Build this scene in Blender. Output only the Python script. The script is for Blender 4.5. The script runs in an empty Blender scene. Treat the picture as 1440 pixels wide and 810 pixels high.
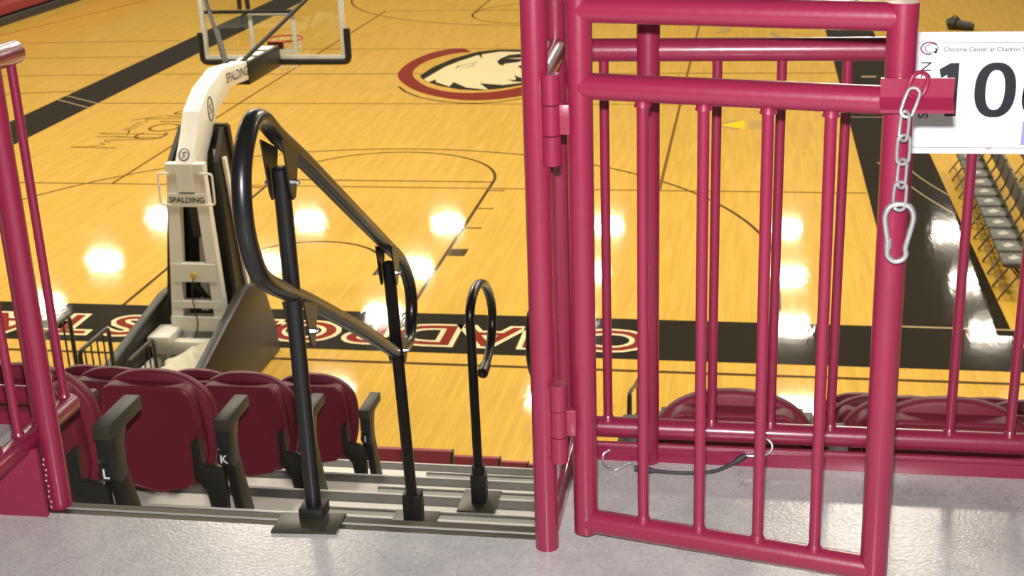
import bpy, bmesh, math, random
from mathutils import Vector as V, Matrix
random.seed(4)
S = bpy.context.scene
COL = S.collection
PI = math.pi

# ------------------------------------------------------------------ helpers
def NB(): return bmesh.new()

def box(bm, x0, x1, y0, y1, z0, z1, bev=0.0, seg=2):
    vs = [bm.verts.new((x, y, z)) for x in (x0, x1) for y in (y0, y1) for z in (z0, z1)]
    f = [(0,1,3,2),(4,6,7,5),(0,4,5,1),(2,3,7,6),(0,2,6,4),(1,5,7,3)]
    fs = [bm.faces.new([vs[i] for i in q]) for q in f]
    if bev:
        es = list({e for q in fs for e in q.edges})
        bmesh.ops.bevel(bm, geom=es, offset=bev, segments=seg, affect='EDGES', profile=0.5)

def prism(bm, pts, axis, a0, a1, bev=0.0):
    """extrude 2D outline pts along axis ('x','y','z') from a0 to a1"""
    def P(p, a):
        return (a, p[0], p[1]) if axis == 'x' else ((p[0], a, p[1]) if axis == 'y' else (p[0], p[1], a))
    A = [bm.verts.new(P(p, a0)) for p in pts]; B = [bm.verts.new(P(p, a1)) for p in pts]
    n = len(pts); fs = [bm.faces.new(A), bm.faces.new(B[::-1])]
    for i in range(n): fs.append(bm.faces.new((A[i], B[i], B[(i+1) % n], A[(i+1) % n])))
    bmesh.ops.recalc_face_normals(bm, faces=fs)
    if bev:
        es = [e for e in {e for f in fs[:2] for e in f.edges}]
        bmesh.ops.bevel(bm, geom=es, offset=bev, segments=2, affect='EDGES', profile=0.5)

def tube(bm, pts, r, seg=16, caps=True, closed=False, flat=1.0):
    pts = [V(p) for p in pts]
    n = len(pts); rs = r if isinstance(r, (list, tuple)) else [r]*n
    T = []
    for i in range(n):
        if closed: t = (pts[(i+1) % n]-pts[i-1])
        elif i == 0: t = pts[1]-pts[0]
        elif i == n-1: t = pts[-1]-pts[-2]
        else: t = (pts[i+1]-pts[i]).normalized()+(pts[i]-pts[i-1]).normalized()
        T.append(t.normalized())
    up = V((0,0,1)) if abs(T[0].z) < .9 else V((0,1,0))
    nrm = (up-T[0]*up.dot(T[0])).normalized(); rings = []
    for i in range(n):
        if i:
            nrm = (nrm-T[i]*nrm.dot(T[i])).normalized()
        b = T[i].cross(nrm)
        k = 1.0
        if not closed and 0 < i < n-1:
            c = (pts[i]-pts[i-1]).normalized().dot(T[i]); k = 1/max(c, .5)
            if k < 1.02: k = 1.0
        ring = []
        for j in range(seg):
            a = 2*PI*j/seg
            o = nrm*math.cos(a)*rs[i]+b*math.sin(a)*rs[i]*flat
            if k > 1.0:   # mitre: stretch in the bend direction
                m = ((pts[i+1]-pts[i]).normalized()-(pts[i]-pts[i-1]).normalized())
                if m.length > 1e-6:
                    m.normalize(); o = o+m*(o.dot(m))*(k-1)
            ring.append(bm.verts.new(pts[i]+o))
        rings.append(ring)
    for i in range(n if closed else n-1):
        a, b2 = rings[i], rings[(i+1) % n]
        for j in range(seg):
            bm.faces.new((a[j], a[(j+1) % seg], b2[(j+1) % seg], b2[j]))
    if caps and not closed:
        bm.faces.new(rings[0][::-1]); bm.faces.new(rings[-1])

def rounded(pts, rad, n=6):
    """polyline with rounded corners"""
    pts = [V(p) for p in pts]; out = [pts[0]]
    for i in range(1, len(pts)-1):
        a = (pts[i-1]-pts[i]); b = (pts[i+1]-pts[i]); rr = min(rad, a.length*.49, b.length*.49)
        p0 = pts[i]+a.normalized()*rr; p2 = pts[i]+b.normalized()*rr
        for k in range(n+1):
            t = k/n; out.append(p0*(1-t)**2+pts[i]*2*t*(1-t)+p2*t*t)
    out.append(pts[-1]); return out

def spline(pts, n=8, closed=False):
    pts = [V(p) for p in pts]; N = len(pts); out = []
    rng = range(N) if closed else range(N-1)
    for i in rng:
        p0 = pts[i-1] if (closed or i) else pts[0]*2-pts[1]
        p1 = pts[i]; p2 = pts[(i+1) % N]
        p3 = pts[(i+2) % N] if (closed or i+2 < N) else p2*2-p1
        for k in range(n):
            t = k/n
            out.append(.5*((2*p1)+(p2-p0)*t+(2*p0-5*p1+4*p2-p3)*t*t+(3*p1-p0-3*p2+p3)*t**3))
    if not closed: out.append(pts[-1])
    return out

def ball(bm, c, r, seg=12):
    m = Matrix.Translation(c) @ Matrix.Diagonal((r, r, r, 1)) if not isinstance(r, tuple) else Matrix.Translation(c) @ Matrix.Diagonal((*r, 1))
    bmesh.ops.create_uvsphere(bm, u_segments=seg, v_segments=seg//2+2, radius=1, matrix=m)

def flat_poly(bm, pts, z):
    bm.faces.new([bm.verts.new((p[0], p[1], z)) for p in pts])

def ribbon(bm, pts, wid, z, closed=False):
    """flat painted line along pts (x,y); wid a number or a list"""
    pts = [V((p[0], p[1])) for p in pts]; n = len(pts); L = []; R_ = []
    for i in range(n):
        if closed: t = pts[(i+1) % n]-pts[i-1]
        else: t = pts[min(i+1, n-1)]-pts[max(i-1, 0)]
        t.normalize(); q = V((-t.y, t.x)); w = (wid[i] if isinstance(wid, (list, tuple)) else wid)/2
        L.append(bm.verts.new((*(pts[i]+q*w), z))); R_.append(bm.verts.new((*(pts[i]-q*w), z)))
    for i in range(n if closed else n-1):
        j = (i+1) % n; bm.faces.new((R_[i], R_[j], L[j], L[i]))

def arc(cx, cy, r, a0, a1, n=48, ry=None):
    ry = ry or r
    return [(cx+r*math.cos(math.radians(a0+(a1-a0)*i/n)), cy+ry*math.sin(math.radians(a0+(a1-a0)*i/n))) for i in range(n+1)]

def text(bm, body, size, M, offset=0.0, extrude=0.0, align='CENTER', spacing=1.0):
    """letters as mesh; M maps text space (x right, y up) into the world"""
    cu = bpy.data.curves.new('letters', 'FONT'); cu.body = body; cu.size = size; cu.offset = offset
    cu.extrude = extrude; cu.align_x = align; cu.align_y = 'CENTER'; cu.space_character = spacing; cu.resolution_u = 4
    o = bpy.data.objects.new('letters', cu); COL.objects.link(o)
    bpy.context.view_layer.update()
    me = bpy.data.meshes.new_from_object(o.evaluated_get(bpy.context.evaluated_depsgraph_get()))
    me.transform(M); bm.from_mesh(me)
    bpy.data.objects.remove(o); bpy.data.curves.remove(cu); bpy.data.meshes.remove(me)

def basis(o, x, y):
    x = V(x); y = V(y); z = x.cross(y).normalized()
    m = Matrix((x, y, z)).transposed().to_4x4(); m.translation = V(o); return m

def obj(name, bm, mat, parent=None, smooth=True, angle=35, label=None):
    """ONE mesh object; shapes are written in world coordinates and shifted under their root"""
    bm.normal_update()
    me = bpy.data.meshes.new(name)
    root = parent
    while root is not None and root.parent is not None: root = root.parent
    if root is not None: bmesh.ops.translate(bm, verts=bm.verts, vec=-root.location)
    bm.to_mesh(me); bm.free()
    if smooth:
        me.shade_smooth(); me.set_sharp_from_angle(angle=math.radians(angle))
    me.materials.append(mat)
    o = bpy.data.objects.new(name, me); COL.objects.link(o)
    if parent is not None: o.parent = parent
    if label: o['label'] = label
    return o

def thing(name, label, cat, loc=(0,0,0), group=None):
    o = bpy.data.objects.new(name, None); COL.objects.link(o); o.location = loc
    o.empty_display_size = .1
    o['label'] = label; o['category'] = cat
    if group: o['group'] = group
    return o

def tag(o, label, cat, group=None):
    o['label'] = label; o['category'] = cat
    if group: o['group'] = group
    return o

def struct(o): o['kind'] = 'structure'; return o

def dup(root, loc, label):
    r = root.copy(); COL.objects.link(r); r.location = loc; r['label'] = label
    for ch in list(root.children):
        c = ch.copy(); COL.objects.link(c); c.parent = r
        for g in list(ch.children):
            d = g.copy(); COL.objects.link(d); d.parent = c
    return r

# ------------------------------------------------------------------ materials
def mat(name, col, rough=.5, metal=0.0, coat=0.0, coat_rough=.05, spec=.5, bump=0.0, bump_scale=60, var=0.0, var_scale=6, alpha=None):
    m = bpy.data.materials.new(name); m.use_nodes = True
    nt = m.node_tree; b = nt.nodes['Principled BSDF']
    b.inputs['Base Color'].default_value = (*col, 1); b.inputs['Roughness'].default_value = rough
    b.inputs['Metallic'].default_value = metal; b.inputs['Coat Weight'].default_value = coat
    b.inputs['Coat Roughness'].default_value = coat_rough; b.inputs['Specular IOR Level'].default_value = spec
    tc = nt.nodes.new('ShaderNodeTexCoord')
    if var:
        n = nt.nodes.new('ShaderNodeTexNoise'); n.inputs['Scale'].default_value = var_scale; n.inputs['Detail'].default_value = 6
        nt.links.new(tc.outputs['Object'], n.inputs['Vector'])
        mx = nt.nodes.new('ShaderNodeMix'); mx.data_type = 'RGBA'
        mx.inputs[6].default_value = (*[c*(1-var) for c in col], 1); mx.inputs[7].default_value = (*[min(1, c*(1+var)) for c in col], 1)
        nt.links.new(n.outputs['Fac'], mx.inputs[0]); nt.links.new(mx.outputs[2], b.inputs['Base Color'])
    if bump:
        n = nt.nodes.new('ShaderNodeTexNoise'); n.inputs['Scale'].default_value = bump_scale; n.inputs['Detail'].default_value = 3
        nt.links.new(tc.outputs['Object'], n.inputs['Vector'])
        bp = nt.nodes.new('ShaderNodeBump'); bp.inputs['Strength'].default_value = bump; bp.inputs['Distance'].default_value = .002
        nt.links.new(n.outputs['Fac'], bp.inputs['Height']); nt.links.new(bp.outputs[0], b.inputs['Normal'])
    return m

def wood_mat():
    m = bpy.data.materials.new('maple_floor'); m.use_nodes = True
    nt = m.node_tree; b = nt.nodes['Principled BSDF']; L = nt.links.new; N = nt.nodes.new
    tc = N('ShaderNodeTexCoord'); mp = N('ShaderNodeMapping'); mp.inputs['Rotation'].default_value = (0, 0, PI/2)
    L(tc.outputs['Object'], mp.inputs['Vector'])
    br = N('ShaderNodeTexBrick'); br.inputs['Scale'].default_value = 1; br.inputs['Brick Width'].default_value = .9
    br.inputs['Row Height'].default_value = .058; br.inputs['Mortar Size'].default_value = .0012; br.offset = .37; br.squash = 1
    br.inputs['Color1'].default_value = (.595, .352, .046, 1); br.inputs['Color2'].default_value = (.65, .40, .062, 1)
    br.inputs['Mortar'].default_value = (.50, .28, .036, 1); br.inputs['Bias'].default_value = .1
    L(mp.outputs[0], br.inputs['Vector'])
    ms = N('ShaderNodeMapping'); ms.inputs['Scale'].default_value = (9, .5, 1); L(tc.outputs['Object'], ms.inputs['Vector'])
    nz = N('ShaderNodeTexNoise'); nz.inputs['Scale'].default_value = 1.6; nz.inputs['Detail'].default_value = 5; L(ms.outputs[0], nz.inputs['Vector'])
    cr = N('ShaderNodeValToRGB'); cr.color_ramp.elements[0].position = .3; cr.color_ramp.elements[1].position = .72
    cr.color_ramp.elements[0].color = (.88, .87, .84, 1); cr.color_ramp.elements[1].color = (1.05, 1.05, 1.05, 1)
    L(nz.outputs['Fac'], cr.inputs[0])
    mx = N('ShaderNodeMix'); mx.data_type = 'RGBA'; mx.blend_type = 'MULTIPLY'; mx.inputs[0].default_value = 1
    L(br.outputs['Color'], mx.inputs[6]); L(cr.outputs[0], mx.inputs[7]); L(mx.outputs[2], b.inputs['Base Color'])
    b.inputs['Roughness'].default_value = .45; b.inputs['Specular IOR Level'].default_value = .04
    b.inputs['Coat Weight'].default_value = .9; b.inputs['Coat Roughness'].default_value = .055
    mb = N('ShaderNodeMapping'); mb.inputs['Scale'].default_value = (5, 1.2, 1); L(tc.outputs['Object'], mb.inputs['Vector'])
    n2 = N('ShaderNodeTexNoise'); n2.inputs['Scale'].default_value = 3; n2.inputs['Detail'].default_value = 3; L(mb.outputs[0], n2.inputs['Vector'])
    bp = N('ShaderNodeBump'); bp.inputs['Strength'].default_value = .16; bp.inputs['Distance'].default_value = .004
    L(n2.outputs['Fac'], bp.inputs['Height']); L(bp.outputs[0], b.inputs['Coat Normal'])
    return m

def paint_mat(name, col, rough=.055):
    m = mat(name, col, .45, coat=.9, coat_rough=rough, spec=.0)
    nt = m.node_tree; b = nt.nodes['Principled BSDF']; L = nt.links.new; N = nt.nodes.new
    tc = N('ShaderNodeTexCoord'); mb = N('ShaderNodeMapping'); mb.inputs['Scale'].default_value = (5, 1.2, 1); L(tc.outputs['Object'], mb.inputs['Vector'])
    n2 = N('ShaderNodeTexNoise'); n2.inputs['Scale'].default_value = 3; n2.inputs['Detail'].default_value = 3; L(mb.outputs[0], n2.inputs['Vector'])
    bp = N('ShaderNodeBump'); bp.inputs['Strength'].default_value = .16; bp.inputs['Distance'].default_value = .004
    L(n2.outputs['Fac'], bp.inputs['Height']); L(bp.outputs[0], b.inputs['Coat Normal'])
    return m

def concrete_mat():
    m = bpy.data.materials.new('worn_concrete'); m.use_nodes = True
    nt = m.node_tree; b = nt.nodes['Principled BSDF']; L = nt.links.new; N = nt.nodes.new
    tc = N('ShaderNodeTexCoord')
    a = N('ShaderNodeTexNoise'); a.inputs['Scale'].default_value = 3.2; a.inputs['Detail'].default_value = 8; a.inputs['Roughness'].default_value = .62; L(tc.outputs['Object'], a.inputs['Vector'])
    r1 = N('ShaderNodeValToRGB'); e = r1.color_ramp.elements
    e[0].position = .30; e[0].color = (.40, .392, .388, 1); e[1].position = .72; e[1].color = (.62, .608, .575, 1)
    e2 = r1.color_ramp.elements.new(.5); e2.color = (.53, .518, .508, 1); L(a.outputs['Fac'], r1.inputs[0])
    f = N('ShaderNodeTexNoise'); f.inputs['Scale'].default_value = 140; f.inputs['Detail'].default_value = 4; L(tc.outputs['Object'], f.inputs['Vector'])
    r2 = N('ShaderNodeValToRGB'); r2.color_ramp.elements[0].position = .32; r2.color_ramp.elements[0].color = (.86, .855, .85, 1)
    r2.color_ramp.elements[1].position = .6; r2.color_ramp.elements[1].color = (1.05, 1.05, 1.05, 1); L(f.outputs['Fac'], r2.inputs[0])
    mx = N('ShaderNodeMix'); mx.data_type = 'RGBA'; mx.blend_type = 'MULTIPLY'; mx.inputs[0].default_value = 1
    L(r1.outputs[0], mx.inputs[6]); L(r2.outputs[0], mx.inputs[7])
    # hairline cracks
    vo = N('ShaderNodeTexVoronoi'); vo.feature = 'DISTANCE_TO_EDGE'; vo.inputs['Scale'].default_value = 1.7
    wob = N('ShaderNodeTexNoise'); wob.inputs['Scale'].default_value = 4; wob.inputs['Detail'].default_value = 5
    L(tc.outputs['Object'], wob.inputs['Vector'])
    ad = N('ShaderNodeVectorMath'); ad.operation = 'MULTIPLY_ADD'; ad.inputs[1].default_value = (.35, .35, .35)
    L(wob.outputs['Color'], ad.inputs[0]); L(tc.outputs['Object'], ad.inputs[2]); L(ad.outputs[0], vo.inputs['Vector'])
    r3 = N('ShaderNodeValToRGB'); r3.color_ramp.elements[0].position = 0; r3.color_ramp.elements[0].color = (.78, .77, .76, 1)
    r3.color_ramp.elements[1].position = .004; r3.color_ramp.elements[1].color = (1, 1, 1, 1); L(vo.outputs['Distance'], r3.inputs[0])
    m2 = N('ShaderNodeMix'); m2.data_type = 'RGBA'; m2.blend_type = 'MULTIPLY'; m2.inputs[0].default_value = 1
    L(mx.outputs[2], m2.inputs[6]); L(r3.outputs[0], m2.inputs[7]); L(m2.outputs[2], b.inputs['Base Color'])
    b.inputs['Roughness'].default_value = .24; b.inputs['Specular IOR Level'].default_value = .5
    bp = N('ShaderNodeBump'); bp.inputs['Strength'].default_value = .2; bp.inputs['Distance'].default_value = .003
    L(f.outputs['Fac'], bp.inputs['Height']); L(bp.outputs[0], b.inputs['Normal'])
    return m

def glass_mat(name, tint, rough=.02, mixfac=.9):
    m = bpy.data.materials.new(name); m.use_nodes = True; nt = m.node_tree
    nt.nodes.remove(nt.nodes['Principled BSDF']); o = nt.nodes['Material Output']
    t = nt.nodes.new('ShaderNodeBsdfTransparent'); t.inputs[0].default_value = (*tint, 1)
    g = nt.nodes.new('ShaderNodeBsdfGlossy'); g.inputs['Roughness'].default_value = rough
    lw = nt.nodes.new('ShaderNodeFresnel'); lw.inputs['IOR'].default_value = 1.5
    mx = nt.nodes.new('ShaderNodeMixShader'); nt.links.new(lw.outputs[0], mx.inputs[0])
    nt.links.new(t.outputs[0], mx.inputs[1]); nt.links.new(g.outputs[0], mx.inputs[2]); nt.links.new(mx.outputs[0], o.inputs['Surface'])
    return m

M = {}
M['wood'] = wood_mat()
M['floor_black'] = paint_mat('black_floor_paint', (.022, .018, .011))
M['floor_line'] = paint_mat('dark_line_paint', (.085, .048, .018))
M['floor_orange'] = paint_mat('brown_line_paint', (.19, .09, .02))
M['floor_cream'] = paint_mat('cream_floor_paint', (.74, .62, .36))
M['floor_red'] = paint_mat('red_floor_paint', (.22, .028, .018))
M['floor_yellow'] = paint_mat('yellow_floor_paint', (.78, .56, .02))
M['floor_grey'] = paint_mat('grey_floor_paint', (.34, .27, .15))
M['maroon'] = mat('maroon_enamel', (.26, .0145, .052), .36, coat=.5, coat_rough=.12, bump=.25, bump_scale=45, var=.06, var_scale=9)
M['seat'] = mat('maroon_plastic', (.20, .020, .040), .5, bump=.25, bump_scale=350, spec=.4, var=.05)
M['bench'] = mat('maroon_bench_plastic', (.40, .055, .055), .5, bump=.1, bump_scale=150, spec=.3)
M['blackmetal'] = mat('black_gloss_metal', (.007, .007, .007), .33, coat=.22, coat_rough=.1)
M['blackmatte'] = mat('black_matte_metal', (.012, .011, .010), .5)
M['blackplastic'] = mat('black_plastic', (.022, .022, .019), .42, bump=.15, bump_scale=200)
M['armtop'] = mat('charcoal_arm_plastic', (.045, .043, .030), .5, bump=.15, bump_scale=250)
M['bracket'] = mat('dark_bronze_bracket', (.022, .018, .012), .35, metal=.3)
M['plate'] = mat('dark_steel_plate', (.05, .044, .027), .38, metal=.3, var=.25, var_scale=8)
M['alu'] = mat('mill_aluminium', (.88, .85, .75), .45, metal=.1, bump=.1, bump_scale=90, var=.08, var_scale=5)
M['deck'] = mat('grey_deck', (.36, .37, .33), .5, bump=.15, bump_scale=180, var=.15, var_scale=5)
M['tread'] = mat('dark_tread_strip', (.12, .115, .105), .6, bump=.4, bump_scale=400, var=.2, var_scale=9)
M['edge'] = mat('rusty_edge_steel', (.07, .056, .036), .5, metal=.3, var=.35, var_scale=14)
M['riser'] = mat('dark_riser', (.03, .03, .028), .6)
M['concrete'] = concrete_mat()
M['white'] = mat('white_enamel', (.80, .78, .68), .4, var=.03)
M['whitesign'] = mat('white_sign_face', (.86, .87, .89), .35, spec=.4)
M['ink'] = mat('black_ink', (.012, .012, .02), .4)
M['greyink'] = mat('grey_ink', (.16, .16, .17), .4)
M['maroonink'] = mat('maroon_ink', (.25, .04, .16), .4)
M['lavender'] = mat('lavender_ink', (.33, .36, .66), .4)
M['galv'] = mat('galvanised_steel', (.60, .61, .62), .36, metal=.75, bump=.3, bump_scale=120)
M['chrome'] = mat('zinc_bolt', (.7, .7, .7), .2, metal=1)
M['rubber'] = mat('black_rubber', (.035, .037, .042), .6)
M['pad'] = mat('black_vinyl_pad', (.016, .014, .010), .42, bump=.1, bump_scale=20)
M['padbrown'] = M['pad']
M['glass'] = glass_mat('backboard_glass', (.97, .98, .95))
M['whitepaint'] = mat('white_target_paint', (.72, .74, .66), .4)
M['rim'] = mat('orange_red_rim', (.50, .06, .02), .35)
M['net'] = mat('white_net_cord', (.75, .73, .68), .8)
M['bag'] = mat('cream_canvas', (.62, .58, .44), .8, bump=.6, bump_scale=14)
M['chairpad'] = mat('dark_grey_vinyl', (.055, .055, .045), .45)
M['chairframe'] = mat('bronze_chair_frame', (.10, .075, .04), .4, metal=.5)
M['print'] = mat('pale_print', (.34, .32, .26), .5)
M['skin'] = mat('skin', (.50, .30, .20), .5)
M['trouser'] = mat('black_trousers', (.02, .018, .016), .8)
M['shirt'] = mat('dark_red_shirt', (.14, .02, .025), .8)
M['shoe'] = mat('white_shoe', (.6, .55, .48), .6)
M['hair'] = mat('dark_hair', (.03, .02, .015), .6)
M['stand_red'] = mat('red_stand_panel', (.25, .03, .03), .55)
M['green'] = mat('green_tape', (.1, .3, .12), .5)
M['yellowdot'] = mat('yellow_knob', (.7, .5, .05), .4)

# ------------------------------------------------------------------ camera (solved from the court markings)
F = 4.4815                      # concourse floor level above the court
cam = bpy.data.cameras.new('camera'); cob = bpy.data.objects.new('camera', cam); COL.objects.link(cob); S.camera = cob
yaw, pit, rol = math.radians(-10.30188161), math.radians(20.0662307), math.radians(-2.15106955)
fw = V((math.sin(yaw)*math.cos(pit), math.cos(yaw)*math.cos(pit), -math.sin(pit)))
r0 = V((math.cos(yaw), -math.sin(yaw), 0)); u0 = r0.cross(fw)
rt = r0*math.cos(rol)+u0*math.sin(rol); up = -r0*math.sin(rol)+u0*math.cos(rol)
CP = V((5.86450993, -15.08018023, 5.95147499))
mw = Matrix((rt, up, -fw)).transposed().to_4x4(); mw.translation = CP; cob.matrix_world = mw
cam.sensor_width = 36; cam.lens = 1937.2208*36/1440; cam.clip_end = 200; cam.clip_start = .05
cam.dof.use_dof = True; cam.dof.focus_distance = 3.3; cam.dof.aperture_fstop = 11

# ------------------------------------------------------------------ light
W = bpy.data.worlds.new('gym_ambient'); S.world = W; W.use_nodes = True
bg = W.node_tree.nodes['Background']; bg.inputs[0].default_value = (1.0, .88, .70, 1); bg.inputs[1].default_value = .075
def area(name, loc, sx, sy, power, col, aim=None):
    l = bpy.data.lights.new(name, 'AREA'); l.shape = 'RECTANGLE'; l.size = sx; l.size_y = sy; l.energy = power; l.color = col
    o = bpy.data.objects.new(name, l); COL.objects.link(o); o.location = loc
    if aim is not None: o.rotation_euler = (V(aim)-V(loc)).to_track_quat('-Z', 'Y').to_euler()
    return o
for lx in (-16.0, -10.2, -4.95, .9, 7.15, 12.65):
    for ly in (-3.0, 2.0, 7.0, 12.0, 17.0, 22.6, 26.85, 31.8):
        area('gym_light', (lx, ly, 9.0), 1.0, .8, 285 if ly < 3 else 200, (1.0, .90, .72))
fl = area('camera_flash', CP+up*.115+fw*.02, .05, .03, 112, (1.0, .97, .98), CP+up*.05+fw*3)

# ------------------------------------------------------------------ court floor and its painting
b = NB(); box(b, -22, 16, -11.0, 34, -.10, 0); court = struct(obj('floor', b, M['wood'], smooth=False))
def paint(name, bm, m): return obj(name, bm, M[m], court, smooth=False)
b = NB()
flat_poly(b, [(-8.66, -1.2), (8.85, -1.2), (8.85, 0), (-8.66, 0)], .001)
flat_poly(b, [(7.62, 0), (8.80, 0), (8.72, 29.9), (7.62, 29.9)], .001)
flat_poly(b, [(-8.66, 0), (-7.6, 0), (-7.62, 29.9), (-8.70, 29.9)], .001)
paint('border_stripe', b, 'floor_black')
b = NB()
lw = .05; z = .0015
for sx in (-1.83, 1.83): ribbon(b, [(sx, 0), (sx, 5.79)], lw, z)
ribbon(b, [(-1.83, 5.79), (1.83, 5.79)], lw, z)
ribbon(b, arc(0, 5.79, 1.83, 0, 180), lw, z)
ribbon(b, arc(0, 1.58, 1.06, 0, 180, 32), lw, z)
ribbon(b, [(1.06, 1.58), (1.06, 1.3)], lw, z); ribbon(b, [(-1.06, 1.58), (-1.06, 1.3)], lw, z)
ribbon(b, [(6.25, 0)]+[(6.25, 1.2)]+arc(0, 1.55, 6.29, 4, 176, 90)+[(-6.25, 1.2), (-6.25, 0)], lw, z)
for sx in (-1, 1):
    for y0 in (3.38, 4.34, 5.31): ribbon(b, [(sx*1.86, y0), (sx*2.10, y0)], lw, z)
    flat_poly(b, [(sx*1.86, 2.13), (sx*2.10, 2.13), (sx*2.10, 2.44), (sx*1.86, 2.44)], z)
ribbon(b, [(-21, -1.5), (15, -1.52)], .06, z)
ribbon(b, [(-7.6, 14.45), (7.62, 14.45)], lw, z)
ribbon(b, arc(0, 28.65-1.58, 6.29, 184, 356, 90), lw, z)
ribbon(b, arc(0, 28.65-5.79, 1.83, 0, 360, 60), lw, z)
ribbon(b, [(-1.83, 28.6), (-1.83, 22.86)], lw, z); ribbon(b, [(1.83, 28.6), (1.83, 22.86)], lw, z)
paint('court_line', b, 'floor_line')
b = NB()
for sx in (-4.5, 4.5): ribbon(b, [(sx, 5.42), (sx, 23.4)], .05, .002)
ribbon(b, [(-7.6, 5.42), (7.6, 5.42)], .05, .002); ribbon(b, [(-4.5, 23.4), (4.5, 23.4)], .05, .002)
ribbon(b, [(-7.6, 11.43), (7.6, 11.43)], .045, .002); ribbon(b, [(-7.6, 17.48), (7.6, 17.48)], .045, .002)
ribbon(b, [(-20, 10.4), (-8.7, 12.6)], .06, .002); ribbon(b, [(-20, 16.0), (-8.8, 16.6)], .05, .002)
ribbon(b, [(-20, 18.2), (-8.8, 18.8)], .05, .002); ribbon(b, [(-20, 13.8), (-8.8, 14.4)], .05, .002); ribbon(b, [(-16.5, 11), (-11.5, 32)], .05, .002)
paint('volleyball_line', b, 'floor_orange')
b = NB()
ribbon(b, [(7.62, 0), (8.95, -.02)], .05, .003); ribbon(b, [(7.62, 10.39), (8.6, 10.39)], .05, .003); ribbon(b, [(8.1, 14.06), (8.4, 14.06)], .16, .003)
ribbon(b, spline([(8.05, 8.3, 0), (8.45, 6.4, 0), (8.8, 5.3, 0)], 8), .03, .003); ribbon(b, spline([(7.9, 7.2, 0), (8.4, 5.4, 0), (8.75, 4.4, 0)], 8), .03, .003)
ribbon(b, [(-8.66, 11.75), (-7.6, 11.0)], .05, .003); ribbon(b, [(-8.66, 12.15), (-7.6, 11.4)], .05, .003)
paint('stripe_mark', b, 'floor_grey')
# lettering on the baseline stripe, read from the court: CHADRON STATE
for nm, m, off, zz in (('lettering_outline', 'floor_cream', .052, .002), ('lettering', 'floor_red', .006, .003), ('lettering_core', 'floor_cream', -.03, .004)):
    if nm == 'lettering_core': continue
    b = NB()
    for i, ch in enumerate('CHADRON STATE'):
        if ch == ' ': continue
        x = 4.43-.737*i
        text(b, ch, .80, basis((x, -.645, zz), (-1.30, 0, 0), (0, -1.06, 0)), offset=off)
    paint(nm, b, m)
# centre-court emblem: red open ring round a pale eagle's head
def P2(l): return [(p[0], p[1]) for p in l]
def px2(q):   # emblem outline noted on the 1440-wide frame, laid on the court plane
    out = []
    for (x, y) in q:
        X = 540+x/6.545; Y = 50+y/6.545
        d = fw+rt*((X-720)/1937.2208)+up*((405-Y)/1937.2208); t = -CP.z/d.z
        p = CP+d*t; out.append((p.x, p.y))
    return out
ring_o = [(800,148),(740,122),(690,118),(560,132),(400,172),(250,238),(150,315),(128,372),(165,430),(300,510),(500,565),(700,592),(900,596),(1100,580),(1300,548),(1500,490),(1640,410)]
ring_i = [(800,148),(760,156),(690,160),(560,185),(410,230),(310,285),(265,340),(290,400),(400,470),(560,512),(720,528),(880,526),(1080,508),(1280,468),(1440,415),(1560,350)]
b = NB(); A = px2(ring_o); B = px2(ring_i)
A = [p.to_tuple() for p in spline([(p[0], p[1], 0) for p in A], 5)]; B = [p.to_tuple() for p in spline([(p[0], p[1], 0) for p in B], 5)]
n = min(len(A), len(B))
va = [b.verts.new((A[int(i*(len(A)-1)/(n-1))][0], A[int(i*(len(A)-1)/(n-1))][1], .003)) for i in range(n)]
vb = [b.verts.new((B[int(i*(len(B)-1)/(n-1))][0], B[int(i*(len(B)-1)/(n-1))][1], .003)) for i in range(n)]
for i in range(n-1): b.faces.new((va[i], va[i+1], vb[i+1], vb[i]))
paint('emblem_ring', b, 'floor_red')
b = NB(); ribbon(b, px2([(135,470),(200,520),(330,570),(500,603),(680,620),(860,625),(1060,612),(1300,575),(1480,520)]), .05, .003)
o1 = px2([(345,395),(330,370),(450,290),(640,210),(860,150),(1050,128),(1250,130),(1450,160),(1600,220),(1560,330),(1440,400),(1280,455),(1080,488),(880,506),(700,498),(520,466),(400,430)])
b.faces.new([b.verts.new((p[0], p[1], .003)) for p in o1]); paint('emblem_outline', b, 'floor_black')
b = NB(); o2 = px2([(365,405),(440,360),(560,290),(700,235),(870,180),(905,215),(900,175),(1060,150),(1250,152),(1430,185),(1540,240),(1480,330),(1300,400),(1230,380),(1200,362),(1215,410),(1130,405),(1190,425),(1300,432),(1100,456),(880,440),(960,500),(760,480),(640,430),(600,470),(480,430),(475,405),(410,430)])
b.faces.new([b.verts.new((p[0], p[1], .004)) for p in o2]); paint('emblem_head', b, 'floor_cream')
b = NB()
b.faces.new([b.verts.new((p[0], p[1], .005)) for p in px2([(1040,240),(1070,215),(1150,180),(1300,165),(1420,185),(1300,205),(1120,212),(1300,218),(1240,245),(1110,262),(1095,278),(1060,268)])])
b.faces.new([b.verts.new((p[0], p[1], .005)) for p in px2([(1230,285),(1300,262),(1420,262),(1400,330),(1300,330)])])
ribbon(b, px2([(660,302),(690,280),(760,268),(800,262),(860,243)]), .035, .005); ribbon(b, px2([(700,290),(750,297),(800,282),(830,268),(830,280)]), .03, .005)
paint('emblem_marking', b, 'floor_black')
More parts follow.
